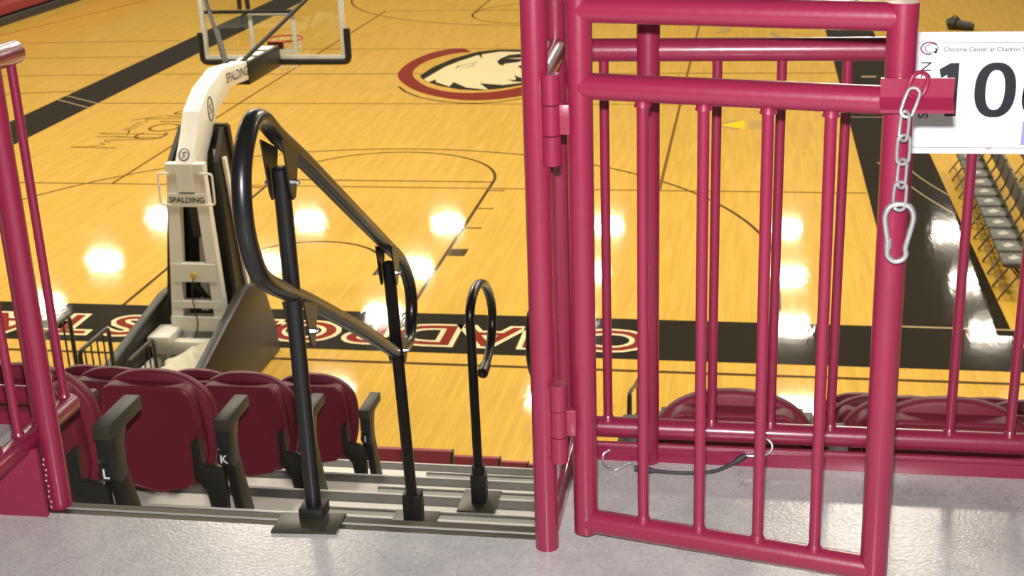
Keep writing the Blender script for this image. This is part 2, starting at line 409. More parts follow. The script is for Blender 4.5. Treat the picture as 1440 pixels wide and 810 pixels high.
# sponsor patch and little marks far out on the boards
b = NB(); flat_poly(b, [(5.30, 9.72), (5.74, 10.1), (5.76, 9.42)], .003); paint('floor_decal', b, 'floor_yellow')
b = NB(); ribbon(b, [(5.24, 9.74), (5.62, 10.12)], .05, .004); ribbon(b, [(5.24, 9.70), (5.66, 9.40)], .05, .004)
for k in range(4): ribbon(b, [(5.80, 9.48+.17*k), (6.12, 9.50+.17*k)], .06, .003)
ribbon(b, [(4.95, 19.4), (5.3, 19.9)], .1, .003); ribbon(b, [(5.05, 20.1), (5.3, 20.1)], .12, .003); ribbon(b, [(6.3, 19.5), (6.5, 18.6)], .1, .003)
paint('floor_decal', b, 'floor_grey')
# handwriting: a signature and the word COURT beside it, running up the floor
b = NB()
sig = [(0,0),(.06,.55),(.12,.03),(.3,.18),(.36,.0),(.48,.2),(.55,.02),(.62,.2),(.70,.02),(.78,.3),(.80,-.35)]
ribbon(b, [(-5.72-.9*q, 7.75+1.0*p) for p, q in [(0,-.25),(.02,.75),(.12,.3),(.25,.12),(.34,.3),(.42,.1),(.55,.3),(.62,-.35)]], .035, .003)
ribbon(b, [(-5.75-.9*q, 8.50+1.0*p) for p, q in [(0,-.9),(.08,.6)]], .035, .003); ribbon(b, [(-5.75-.9*q, 8.78+1.0*p) for p, q in [(0,-.85),(.06,.65),(-.22,-.1),(.30,.1),(.36,.3),(.46,.02),(.5,.28),(.62,.04),(.7,.25),(.82,.05),(.92,.25),(1.02,.05),(1.25,.2),(1.32,-.85)]], .035, .003)
ribbon(b, [(-6.0-.9*q, 10.0+1.0*p) for p, q in [(-.1,.2),(.35,-.5)]], .035, .003)
paint('floor_signature', b, 'floor_line'); b = NB(); text(b, 'COURT', .92, basis((-5.2, 8.3, .003), (0, 1, 0), (-1, 0, 0)), offset=-.014, align='LEFT')
paint('floor_signature', b, 'floor_orange')

# ------------------------------------------------------------------ concourse slab
b = NB()
box(b, 4.355, 5.462, -17.5, -12.615, F-.25, F); box(b, 5.462, 9.5, -17.5, -12.17, F-.25, F); box(b, 1.0, 4.355, -17.5, -12.615, F-.25, F); box(b, 1.0, 4.06, -12.615, -12.17, F-.25, F)
bmesh.ops.remove_doubles(b, verts=b.verts, dist=1e-5)
struct(obj('floor_concourse', b, M['concrete'], smooth=False))
b = NB(); box(b, 4.36, 5.462, -12.617, -12.590, F-.05, F-.003)
et = struct(obj('trim_floor_edge', b, M['edge'], smooth=False))
b = NB(); box(b, 4.36, 5.462, -12.590, -12.583, F-.06, F-.001, .002); obj('edge_lip', b, M['deck'], et)
b = NB(); box(b, 4.36, 5.462, -12.583, -12.545, F-.08, F-.012); obj('edge_flange', b, M['edge'], et)

# ------------------------------------------------------------------ stepped decks of the seating
AX0, AX1 = 4.42, 5.60            # the aisle
decks = [(F-.65, -12.60, -11.44), (F-1.0, -11.44, -10.665), (F-1.35, -10.665, -9.88), (F-1.70, -9.88, -9.095)]
low = [(F-1.70-.445*k, -9.095+.8*(k-1), -9.095+.8*k) for k in range(1, 7)]
for i, (zt, ya, yb) in enumerate(decks+low):
    b = NB(); box(b, -6, 10.5, ya-.02, yb-.075, zt-.06, zt)
    d = struct(obj('deck', b, M['alu'], smooth=False))
    b = NB(); box(b, -6, 10.5, yb-.075, yb-.012, zt-.05, zt+.002); obj('tread_strip', b, M['tread'], d, smooth=False)
    b = NB(); box(b, -6, 10.5, yb-.012, yb, zt-.08, zt+.004, .002); obj('nosing', b, M['alu'], d, smooth=False)
    zn = (decks+low)[i+1][0] if i+1 < 10 else 0
    b = NB(); box(b, -6, 10.5, yb-.05, yb-.03, zn-.0, zt-.055); obj('riser', b, M['riser'], d, smooth=False)
    if 1 <= i <= 4:
        zs = zt+(.175 if i < 4 else .21)
        yf = {1: -11.09, 2: -10.30, 3: -9.51, 4: -8.72}[i]
        b = NB(); box(b, AX0, AX1, ya-.02, yf-.012, zt, zs, .003)
        s = obj('half_step', b, M['deck'], d)
        b = NB(); box(b, AX0-.004, AX1+.004, yf-.012, yf, zt, zs+.002); obj('step_nosing', b, M['tread'], s, smooth=False)

# ------------------------------------------------------------------ folding stadium seats (backs to the concourse)
def seat_proto(name, label, cat, loc, group, side, letter=None):
    t = thing(name, label, cat, loc, group)
    x0, y0, z0 = loc
    # front shell: arched outline, slightly dished
    half = [(0,.27),(.12,.275),(.168,.32),(.195,.41),(.202,.50),(.196,.572),(.178,.618),(.135,.662),(.07,.690),(0,.698)]
    out = [(p.x, p.y) for p in spline([(a, c, 0) for a, c in half], 4)]
    out = out+[(-a, c) for a, c in out[-2:0:-1]]
    b = NB(); n = len(out)
    def sh(k, dy): return [b.verts.new((x0+a*k, y0+.030+dy+.5*a*a, z0+.49+(c-.49)*k)) for a, c in out]
    S0, S1, S2, S3, S4 = sh(.97, .034), sh(1.0, .020), sh(1.0, .004), sh(.985, -.006), sh(.95, -.010)
    for (A, B) in ((S0, S1), (S1, S2), (S2, S3), (S3, S4)):
        for i in range(n): b.faces.new((A[i], A[(i+1) % n], B[(i+1) % n], B[i]))
    b.faces.new(S4[::-1]); b.faces.new(S0)
    bmesh.ops.recalc_face_normals(b, faces=b.faces)
    obj('backrest', b, M['seat'], t, angle=60)
    # deep rear panel with a flat top ledge
    ph = [(.122,.664),(.142,.657),(.156,.637),(.170,.56),(.176,.49),(.176,.41),(.160,.345),(.10,.285)]
    pan = ph+[(0,.262)]+[(-a, c) for a, c in ph[::-1]]
    b = NB(); n = len(pan)
    def pn(k, y): return [b.verts.new((x0+a*k, y0+y+(.49-c)*.05, z0+.47+(c-.47)*k)) for a, c in pan]
    R1, R2, R3, R4, R5 = pn(.99, .030), pn(1.0, -.012), pn(.99, -.022), pn(.965, -.026), pn(.94, -.022)
    for (A, B) in ((R1, R2), (R2, R3), (R3, R4), (R4, R5)):
        for i in range(n): b.faces.new((A[i], A[(i+1) % n], B[(i+1) % n], B[i]))
    b.faces.new(R5[::-1]); b.faces.new(R1)
    bmesh.ops.recalc_face_normals(b, faces=b.faces)
    obj('back_panel', b, M['seat'], t, angle=40)
    b = NB(); box(b, x0-.165, x0+.165, y0+.085, y0+.125, z0+.30, z0+.60, .018, 3); obj('seat', b, M['seat'], t)
    xa = x0+side*.262
    b = NB(); box(b, xa-.025, xa+.025, y0-.057, y0+.150, z0+.524, z0+.568, .006); obj('armrest', b, M['armtop'], t)
    b = NB()
    prism(b, [(y0-.05, z0+.54), (y0-.055, z0+.41), (y0-.03, z0+.385), (y0+.018, z0+.39), (y0+.024, z0+.48), (y0+.04, z0+.51), (y0+.06, z0+.54)], 'x', xa-.023, xa+.023, .004)
    prism(b, [(y0-.035, z0+.42), (y0+.025, z0+.42), (y0+.145, z0+.03), (y0+.16, z0), (y0+.05, z0), (y0+.045, z0+.05)], 'x', xa-.012, xa+.020, .003)
    tube(b, [(xa, y0-.060, z0+.428), (xa, y0-.02, z0+.428)], .0235, 16)
    box(b, xa-.035, xa+.035, y0+.02, y0+.2, z0, z0+.02, .004)
    st = obj('standard', b, M['blackplastic'], t)
    b = NB()
    s = side
    prism(b, [(x0+s*.148, z0+.475), (x0+s*.176, z0+.50), (x0+s*.176, z0+.395), (xa-s*.01, z0+.385), (xa-s*.01, z0+.10), (xa-s*.05, z0+.10), (xa-s*.075, z0+.30), (x0+s*.148, z0+.345)], 'y', y0-.052, y0-.022, .003)
    obj('hinge_bracket', b, M['blackplastic'], t)
    b = NB(); tube(b, [(xa-s*.014, y0-.062, z0+.465), (xa-s*.014, y0-.05, z0+.465)], .005, 8); obj('bolt', b, M['chrome'], t)
    if letter:
        b = NB(); text(b, letter, .040, basis((xa, y0-.0625, z0+.428), (1, 0, 0), (0, 0, 1)), offset=.001); obj('row_letter', b, M['whitesign'], st, smooth=False, label='white row letter '+letter)
    return t
rows = [('L', F-.65, -11.97, 1), ('K', F-1.0, -11.2, 2), ('J', F-1.35, -10.42, 3), ('I', F-1.70, -9.635, 4)]
ordn = ['front', 'second', 'third', 'fourth']
words = {'L': 'top row', 'K': 'second row', 'J': 'third row', 'I': 'fourth row'}
gl = 'maroon folding seats left of the aisle'; gr = 'maroon folding seats right of the aisle'
place = ['aisle', 'second from the aisle', 'third from the aisle', 'fourth from the aisle']
midL = None; midR = None
nl = {'L': 1, 'K': 2, 'J': 3, 'I': 4}; nr = {'L': 2, 'K': 3, 'J': 3, 'I': 4}
for (lt, zz, yy, _) in rows:
    for k in range(nl[lt]):
        lab = ('maroon folding seat at the aisle end of the %s, left section' % words[lt]) if k == 0 else \
              ('maroon folding seat %s in the %s, left section' % (place[k], words[lt]))
        if lt == 'L' and k == 0: lab = 'maroon folding seat marked L beside the maroon post left of the stairs'
        if lt == 'K' and k == 0: lab = 'maroon folding seat with white K on its arm support'
        loc = (3.928-.545*k, yy, zz)
        if k == 0: seat_proto('stadium_seat', lab, 'seat', loc, gl, 1, lt)
        elif midL is None: midL = seat_proto('stadium_seat', lab, 'seat', loc, gl, 1)
        else: dup(midL, loc, lab)
    for k in range(nr[lt]):
        lab = 'maroon folding seat %s in the %s, right section' % ('at the aisle' if k == 0 else place[k], words[lt])
        loc = (5.84+.517*k, yy, zz)
        if midR is None: midR = seat_proto('stadium_seat', lab, 'seat', loc, gr, -1)
        else: dup(midR, loc, lab)
# benches of the lower rows
for k, (xe, yc, zt, lab) in enumerate([(4.335, -8.60, 2.605, 'maroon bench nearest below the left seats, behind the second handrail post'),
                                       (4.435, -7.80, 2.160, 'maroon bench second down below the seats, behind the loop handrail post'),
                                       (4.480, -7.08, 1.760, 'maroon bench third down below the seats, right of the loop handrail post'),
                                       (4.520, -6.40, 1.390, 'maroon bench fourth down, lowest of all, its end beside the hinge post')]):
    t = thing('bleacher_bench', lab, 'bench', (xe-1.0, yc, low[k][0]), 'maroon bleacher benches')
    zd = low[k][0]
    b = NB(); prism(b, [(yc-.12, zt-.30), (yc-.09, zt-.30), (yc+.015, zt), (yc-.02, zt+.004)], 'x', xe-2.6, xe-.01, .006); obj('back_board', b, M['bench'], t)
    b = NB(); prism(b, [(yc-.125, zt-.30), (yc-.085, zt-.30), (yc+.02, zt+.003), (yc-.025, zt+.007)], 'x', xe-.01, xe, .002); obj('end_cap', b, M['blackmatte'], t)
    b = NB(); box(b, xe-2.6, xe-.01, yc-.09, yc+.20, zt-.27, zt-.23, .01); obj('bench_seat', b, M['bench'], t)
    for q in (xe-.15, xe-1.3, xe-2.45):
        b = NB(); box(b, q-.025, q+.025, yc-.10, yc-.05, zd, zt-.26); obj('support', b, M['blackmatte'], t, smooth=False)
# ------------------------------------------------------------------ maroon pipe work
RP, RB = .0243, .0106
def weld(bm, p, r):
    p = V(p); up_ = r > .0125*1.001
    tube(bm, [p+V((0,0,-.007)), p+V((0,0,-.003)), p+V((0,0,.002)), p+V((0,0,.006))], [r*1.28, r*1.16, r*1.02, r*.86], 14, caps=False)
# right guard railing: back run, corner return and hinge post
t = thing('guard_railing', 'maroon pipe guard railing behind the gate, carrying the section sign', 'railing', (5.65, -12.2, F))
YR = -12.205
b = NB(); tube(b, [(5.651, YR-.035, F+.0), (5.651, YR-.005, F+1.5)], RP, 24); obj('post', b, M['maroon'], t)
b = NB(); tube(b, [(5.474, -12.637, F), (5.479, -12.637, F+1.5)], RP, 24); obj('hinge_post', b, M['maroon'], t)
b = NB(); tube(b, [(5.455, YR, F+.07), (5.455, YR, F+1.5)], RP, 24); obj('corner_post', b, M['maroon'], t)
b = NB(); tube(b, [(5.455, YR, F+.94), (8.6, YR, F+.94)], RP, 24); obj('mid_rail', b, M['maroon'], t)
b = NB(); tube(b, [(5.455, YR, F+1.30), (8.6, YR, F+1.30)], RP, 24); obj('top_rail', b, M['maroon'], t)
b = NB(); tube(b, [(5.455, YR, F+.066), (8.6, YR, F+.066)], RP, 24); obj('bottom_rail', b, M['maroon'], t)
b = NB(); tube(b, [(5.476, -12.62, F+.955), (5.455, YR, F+.945)], RP, 20); obj('return_rail', b, M['maroon'], t)
b = NB(); tube(b, [(5.476, -12.62, F+.09), (5.455, YR, F+.07)], RP*.9, 20); obj('return_rail', b, M['maroon'], t)
b = NB(); tube(b, [(5.466, -12.42, F+.08), (5.466, -12.42, F+.95)], RB, 14); obj('baluster', b, M['maroon'], t)
for x in (5.556, 5.793, 5.925, 6.057, 6.188, 6.315, 6.443, 6.571, 6.70, 6.83, 6.96, 7.09, 7.22):
    b = NB(); tube(b, [(x, YR, F+.07), (x, YR, F+.94)], RB, 14); weld(b, (x, YR, F+.091), .0125); obj('baluster', b, M['maroon'], t)
b = NB(); box(b, 5.50, 8.6, -12.245, -12.232, F-.02, F+.035, .003); tube(b, [(5.5, -12.238, F+.036), (8.6, -12.238, F+.036)], .009, 10); obj('toe_plate', b, M['maroon'], t)
b = NB(); box(b, 5.478, 5.490, -12.63, -12.235, F-.02, F+.075, .003); obj('toe_plate', b, M['maroon'], t)
# left railing
t = thing('guard_railing', 'maroon pipe railing at the left edge, its post standing on the concrete', 'railing', (4.37, -12.58, F))
b = NB(); tube(b, [(4.372, -12.58, F), (4.372, -12.58, F+1.5)], RP, 24)
for k in range(10): ball(b, (4.368+.002*math.sin(k*2.1), -12.612, F+.012+.013*k), .0045, 6)
obj('post', b, M['maroon'], t)
for zz in (.17, .98):
    b = NB(); e = -12.41
    tube(b, [(4.318, -13.1, F+zz), (4.338, e, F+zz), (4.3385, e+.008, F+zz), (4.339, e+.013, F+zz)], [RP, RP, RP*.8, RP*.35], 24)
    obj('bottom_rail' if zz < .5 else 'mid_rail', b, M['maroon'], t)
for (x, y) in ((4.333, -12.425), (4.328, -12.545), (4.327, -12.625), (4.323, -12.71), (4.32, -12.80), (4.319, -12.89)):
    b = NB(); tube(b, [(x, y, F+.17), (x, y, F+.98)], RB*.95, 14); weld(b, (x, y, F+.195), .0125); obj('baluster', b, M['maroon'], t)
b = NB(); prism(b, [(4.368, F), (4.368, F+.165), (4.15, F+.165), (3.2, F+.165), (3.2, F)], 'y', -12.636, -12.622, .002); obj('toe_plate', b, M['maroon'], t)
t = thing('guard_railing', 'short maroon rail at far left seen behind the nearer balusters', 'railing', (4.0, -12.16, F))
b = NB(); tube(b, [(1.5, -12.16, F+.066), (4.13, -12.16, F+.066)], RP, 20); obj('bottom_rail', b, M['maroon'], t)
b = NB(); tube(b, [(1.5, -12.16, F+.94), (3.9, -12.16, F+.94)], RP, 20); obj('mid_rail', b, M['maroon'], t)
b = NB(); tube(b, [(3.80, -12.16, F-.02), (3.80, -12.16, F+1.3)], RP, 20); obj('post', b, M['maroon'], t)
b = NB(); box(b, 1.5, 4.13, -12.20, -12.19, F-.02, F+.035, .003); obj('toe_plate', b, M['maroon'], t)

# gate leaf, standing open towards the concourse
GA, GB = V((5.553, -12.620, F+.057)), V((6.113, -12.746, F+.057))      # bottom corners (pipe centres)
TA, TB = V((5.556, -12.617, F+1.091)), V((6.105, -12.746, F+1.093))    # top corners
t = thing('gate', 'maroon pipe gate leaf with four balusters, standing open on its hinges', 'gate', tuple(GA))
def gp(s, z):     # point on the gate, s along it, z height above floor
    k = (z-.057)/1.035
    return (GA.lerp(GB, s)).lerp(TA.lerp(TB, s), k)
b = NB(); tube(b, [gp(0, .033), gp(0, .057), gp(0, 1.091), gp(0, 1.115)], RP, 24); obj('hinge_stile', b, M['maroon'], t)
b = NB(); tube(b, [gp(1, .033), gp(1, .057), gp(1, 1.091), gp(1, 1.115)], RP*1.04, 24); obj('latch_stile', b, M['maroon'], t)
for nm, zz in (('top_rail', 1.091), ('mid_rail', .952), ('bottom_rail', .057)):
    b = NB(); tube(b, [gp(0, zz), gp(1, zz)], RP, 24); obj(nm, b, M['maroon'], t)
for s in (.212, .411, .614, .805):
    b = NB(); tube(b, [gp(s, .06), gp(s, .95)], RB*1.03, 14); weld(b, gp(s, .083), .0125); weld(b, gp(s, .927), .0125); obj('baluster', b, M['maroon'], t)
for z0, z1 in ((.812, .982), (.205, .375)):
    b = NB(); h = (z1-z0)/3; hx, hy = 5.507, -12.655
    for k in range(3):
        tube(b, [(hx, hy, F+z0+h*k+.001), (hx, hy, F+z0+h*(k+1)-.001)], .0175 if k != 1 else .0168, 20)
    box(b, hx-.03, hx, hy-.004, hy+.012, F+z0+.01, F+z1-.012, .003)
    box(b, hx, hx+.035, hy-.003, hy+.012, F+z0+h, F+z0+2*h, .003)
    obj('hinge', b, M['maroon'], t)
# latch angle welded across the latch stile, reaching to the right
dirx = V((1, -.02, 0)).normalized(); LO = V((6.084, -12.784, F))
b = NB()
def lp(a, d, z): return LO+dirx*a+V((0, d, z))
vs = [[lp(a, d, z) for (d, z) in ((.004, .999), (-.003, .999), (.0, .967), (-.022, .951), (-.020, .945), (.008, .961))] for a in (-.012, .104)]
A = [b.verts.new(p) for p in vs[0]]; B = [b.verts.new(p) for p in vs[1]]
for i in range(6): b.faces.new((A[i], A[(i+1) % 6], B[(i+1) % 6], B[i]))
b.faces.new(A[::-1]); b.faces.new(B); bmesh.ops.recalc_face_normals(b, faces=b.faces)
obj('latch_bracket', b, M['maroon'], t, smooth=False)
# chain with snap hook hanging at the latch stile
def link(c, u, v, L, Wd, r):
    u = V(u).normalized(); v = V(v).normalized(); c = V(c); pts = []
    for k in range(20):
        a = 2*PI*k/20; s = 1 if math.cos(a) >= 0 else -1
        pts.append(c+u*((L/2-Wd/2)*s*(1 if abs(math.cos(a)) > 1e-9 else 0)+Wd/2*math.cos(a))+v*(Wd/2*math.sin(a)))
    bb = NB(); tube(bb, pts, r, 10, closed=True); return bb
CX, CY = 6.113, -12.806
t = thing('chain', 'galvanised chain with a snap hook hanging from the gate latch', 'chain', (CX, CY, F+.9))
obj('link', link((6.130, -12.797, F+.990), (.3, .1, 1), (.9, .3, -.3), .042, .030, .0036), M['maroon'], t, label='maroon painted top link')
for k, (x, zc, u, v) in enumerate(((6.118, .964, (.30, 0, 1), (1, -.25, -.3)), (6.111, .925, (.05, 0, 1), (.55, -.83, 0)), (6.112, .885, (.0, 0, 1), (1, .2, 0)), (6.112, .845, (.04, 0, 1), (.55, -.83, 0)), (6.111, .806, (.03, 0, 1), (.9, -.4, 0)))):
    obj('link', link((x, CY-.002-.001*(k % 2), F+zc), u, v, .049, .021, .0029), M['galv'], t)
b = NB(); zt = F+.793; xx = 6.112
pear = [(0, zt), (.016, zt-.005), (.023, zt-.022), (.018, zt-.052), (.013, zt-.076), (.015, zt-.086), (.011, zt-.096), (0, zt-.101), (-.010, zt-.097), (-.016, zt-.087), (-.016, zt-.068), (-.020, zt-.045), (-.023, zt-.022), (-.016, zt-.005)]
tube(b, spline([(xx+a, CY-.004, c) for a, c in pear], 4, True), .0047, 12, closed=True); obj('snap_hook', b, M['galv'], t)
b = NB(); tube(b, [(xx-.0155, CY-.004, zt-.062), (xx-.0155, CY-.004, zt-.078)], .0064, 10); obj('snap_hook_sleeve', b, M['galv'], t)

# section sign on the right railing
SY = YR-.030; sx0, sx1 = 6.172, 6.60; sz0, sz1 = F+.731, F+.979
t = thing('section_sign', 'white section sign with big black numerals hung on the railing behind the gate', 'sign', (sx0, SY, sz0))
b = NB(); box(b, sx0, sx1, SY-.004, SY, sz0, sz1, .001); obj('sign_panel', b, M['whitesign'], t, smooth=False)
SF = SY-.0046
def st(bm, body, size, x, zz, off=0, align='CENTER', rot=False):
    ax = (1, 0, 0) if not rot else (0, 0, 1); ay = (0, 0, 1) if not rot else (-1, 0, 0)
    text(bm, body, size, basis((x, SF, zz), ax, ay), off, 0, align)
def face(bm, pts): bm.faces.new([bm.verts.new((p[0], SF, p[1])) for p in pts])
def sell(cx, cz, rx, rz, p=2.35, n=40):
    out = []
    for i in range(n):
        a = 2*PI*i/n; c, q = math.cos(a), math.sin(a)
        out.append((cx+rx*math.copysign(abs(c)**(2/p), c), cz+rz*math.copysign(abs(q)**(2/p), q)))
    return out
def annulus(bm, A, B):
    a = [bm.verts.new((p[0], SF, p[1])) for p in A]; c = [bm.verts.new((p[0], SF, p[1])) for p in B]
    for i in range(len(a)): bm.faces.new((a[i], a[(i+1) % len(a)], c[(i+1) % len(a)], c[i]))
zn = F+.8625
b = NB(); face(b, [(6.250, zn-.0535), (6.250, zn+.031), (6.238, zn+.0245), (6.234, zn+.042), (6.2545, zn+.0545), (6.2715, zn+.0545), (6.2715, zn-.0535)]); obj('numeral', b, M['ink'], t, smooth=False)
b = NB(); annulus(b, sell(6.344, zn, .0395, .0555), sell(6.344, zn, .0185, .0405)); obj('numeral', b, M['ink'], t, smooth=False)
b = NB(); annulus(b, sell(6.436, zn-.018, .0395, .0375), sell(6.436, zn-.018, .0185, .0215))
ribb = [(6.405, zn-.018), (6.405, zn), (6.413, zn+.025), (6.432, zn+.041), (6.458, zn+.046)]
face(b, [(6.3965, zn-.018), (6.398, zn+.005), (6.408, zn+.034), (6.428, zn+.051), (6.460, zn+.0555), (6.460, zn+.038), (6.438, zn+.034), (6.424, zn+.022), (6.418, zn)]); obj('numeral', b, M['ink'], t, smooth=False)
b = NB(); st(b, 'SECTION', .0285, 6.209, zn, 0, rot=True); obj('lettering', b, M['ink'], t, smooth=False)
b = NB(); st(b, 'Chicoine Center at Chadron S', .0165, 6.239, F+.944, 0, 'LEFT')
wd = max(v.co.x for v in b.verts)-6.239; b.free(); b = NB()
st(b, 'Chicoine Center at Chadron State College', .0165*.155/wd, 6.239, F+.944, .00018, 'LEFT'); obj('lettering', b, M['greyink'], t, smooth=False)
def sline(bm, pts, w):
    ps = [V((p[0], p[1])) for p in pts]
    for i in range(len(ps)-1):
        tt = (ps[i+1]-ps[i]).normalized(); q = V((-tt.y, tt.x))*w/2
        bm.faces.new([bm.verts.new((p.x, SF, p.y)) for p in (ps[i]-q, ps[i+1]-q, ps[i+1]+q, ps[i]+q)])
zl = F+.958; zb_ = F+.744
b = NB(); sline(b, [(6.232, zl), (sx1-.012, zl), (sx1-.012, zb_), (6.187, zb_), (6.187, zl), (6.197, zl)], .0009); obj('border', b, M['maroonink'], t, smooth=False)
b = NB(); sline(b, [(6.336+.009*k/6, zb_+.001-.004*math.sin(PI*k/6)) for k in range(7)], .0014); obj('border_mark', b, M['maroonink'], t, smooth=False)
ex, ez = 6.213, F+.947
b = NB(); sline(b, arc(ex-.001, ez, .0165, 35, 285, 20, .0120), .0030); obj('emblem_ring', b, M['maroonink'], t, smooth=False)
b = NB(); sline(b, arc(ex+.003, ez, .0125, 20, 380, 18, .0090), .0013); sline(b, [(ex+.009, ez-.0055), (ex+.0115, ez-.010), (ex+.013, ez-.004), (ex+.0105, ez)], .003); obj('emblem', b, M['ink'], t, smooth=False)
b = NB(); face(b, [(6.402, F+.750), (6.56, F+.750), (6.56, F+.799), (6.402, F+.799)]); obj('sponsor_patch', b, M['lavender'], t, smooth=False)
for x in (6.335, 6.56):
    b = NB(); tube(b, [(x, SY-.001, sz1-.03), (x, YR, sz1-.035)], .006, 8); obj('clip', b, M['blackmatte'], t)
# black rubber tie-down strap lying at the toe plate
t = thing('bungee_strap', 'black rubber tie-down strap with steel hooks lying below the right railing', 'strap', (5.72, -12.30, F))
pts = spline([(5.625, -12.295, F+.008), (5.68, -12.30, F+.006), (5.74, -12.302, F+.006), (5.80, -12.292, F+.008), (5.84, -12.275, F+.02), (5.872, -12.262, F+.038)], 6)
nn = len(pts); b = NB(); tube(b, pts, [.007 if (i < 5 or i > nn-6) else .0042 for i in range(nn)], 10); obj('strap', b, M['rubber'], t)
b = NB(); tube(b, spline([(5.566, -12.262, F+.036), (5.550, -12.266, F+.024), (5.556, -12.285, F+.006), (5.58, -12.30, F+.005), (5.60, -12.29, F+.012), (5.615, -12.285, F+.016), (5.628, -12.295, F+.010)], 6), .0029, 8); obj('hook', b, M['galv'], t)
b = NB(); tube(b, spline([(5.868, -12.263, F+.036), (5.905, -12.264, F+.038), (5.926, -12.264, F+.050), (5.928, -12.258, F+.066), (5.914, -12.250, F+.074), (5.905, -12.252, F+.058)], 6), .0029, 8); obj('hook', b, M['galv'], t)

# ------------------------------------------------------------------ black aisle handrails
def socket(bm, x, y, z, a=.027, h=.085):
    box(bm, x-a, x+a, y-a, y+a, z, z+h, .003)
t = thing('handrail', 'long black looped handrail with two posts at the top of the stairs', 'handrail', (4.95, -12.56, F), None)
p1, q1 = V((4.955, -12.565, F)), V((4.952, -12.565, F+.775))
p2, q2 = V((4.874, -11.459, F-.65)), V((4.883, -11.583, F+.236))
b = NB(); tube(b, [p1, q1, q1+V((0,0,.004))], [.0172, .0172, .012], 20); obj('post', b, M['blackmetal'], t)
b = NB(); tube(b, [p2, q2, q2+V((0,0,.004))], [.0172, .0172, .012], 20); obj('post', b, M['blackmetal'], t)
for p, hh in ((p1, .028), (p2, .105)):
    b = NB(); socket(b, p.x, p.y, p.z, .027, hh); bm2 = b; obj('base_socket', b, M['blackmatte'], t)
    b = NB(); prism(b, [(p.x-.07, p.y-.085), (p.x+.07, p.y-.075), (p.x+.07, p.y+.005 if p is p1 else p.y+.06), (p.x-.07, p.y-.005 if p is p1 else p.y+.06)], 'z', p.z, p.z+.007, .001); obj('base_plate', b, M['plate'], t)
# the loop, in the plane of the two posts
def lp2(s, z):   # s = 0 at first post, 1 at second
    a = q1.lerp(V((p2.x, p2.y, q1.z)), s); return V((a.x, a.y, F+z))
loop = [(.0,.842),(.178,.735),(.55,.500),(.891,.285),(1.04,.19),(1.13,.10),(1.165,.03),(1.15,-.04),(1.09,-.085),(1.02,-.075),(.90,-.035),(.55,.185),(.139,.432),(-.039,.533),(-.168,.611),(-.222,.685),(-.240,.765),(-.218,.85),(-.15,.905),(-.08,.895)]
b = NB(); tube(b, spline([lp2(s, z) for s, z in loop], 6, True), .0185, 16, closed=True); rail = obj('rail_loop', b, M['blackmetal'], t)
dv = (V((p2.x, p2.y, 0))-V((q1.x, q1.y, 0))).normalized(); nv = V((-dv.y, dv.x, 0))
for (s, z, dz) in ((.005, .80, .10), (.888, .258, .095), (.045, .45, .085), (.93, -.03, .06)):
    for sd in (-1, 1):
        c = lp2(s, z)+nv*sd*.021
        b = NB()
        tri = [(-.05, .045), (.06, .0), (.022, -dz+.03), (.009, -dz+.012), (-.009, -dz+.012), (-.022, -dz+.03)]
        A = [b.verts.new(c+dv*a+V((0,0,k))-nv*.002) for a, k in tri]; B = [b.verts.new(c+dv*a+V((0,0,k))+nv*.002) for a, k in tri]
        for i in range(6): b.faces.new((A[i], A[(i+1) % 6], B[(i+1) % 6], B[i]))
        b.faces.new(A[::-1]); b.faces.new(B); bmesh.ops.recalc_face_normals(b, faces=b.faces)
        k = obj('bracket', b, M['bracket'], t, smooth=False)
        b = NB(); e = c+V((0, 0, -dz+.045))
        tube(b, [e+nv*sd*.001, e+nv*sd*.009], .0075, 8); ball(b, e+nv*sd*.010, .0055, 8); obj('bolt', b, M['chrome'], k)
def cane(label, X, Y, zb, h, s=1.0, lean=0.0):
    t = thing('handrail', label, 'handrail', (X, Y, zb), 'single-post loop handrails down the stairs')
    pts = [(X+lean, Y, zb), (X+lean*.2, Y+.03*s, zb+h-.13)]+[(X, Y+a*s, zb+h+c*s) for a, c in ((.04, -.05), (.10, -.005), (.20, 0), (.33, -.05), (.43, -.15), (.44, -.24), (.38, -.31), (.29, -.345), (.24, -.35))]
    b = NB(); q = spline(pts[1:], 6); tube(b, q, .0172, 16); obj('rail_loop', b, M['blackmetal'], t)
    b = NB(); tube(b, [pts[0], pts[1]], .0172, 16); obj('post', b, M['blackmetal'], t)
    b = NB(); e = V(pts[-1]); tube(b, [e+V((0, .03, .002)), e+V((0, -.03, -.004))], .021, 14); ball(b, e+V((0, -.036, -.004)), .01, 8); obj('end_sleeve', b, M['bracket'], t)
    b = NB(); socket(b, pts[0][0], Y, zb, .027, .12); tube(b, [(pts[0][0], Y, zb+.12), (pts[0][0], Y, zb+.15)], .024, 12); obj('base_socket', b, M['blackmatte'], t)
    b = NB(); box(b, X+lean-.07, X+lean+.07, Y-.085, Y+.075, zb, zb+.007, .001); obj('base_plate', b, M['plate'], t)
    return t
cane('black single-post handrail with an open loop, on a dark plate down the stairs', 4.905, -10.69, F-1.0, .775, 1.0, .012)

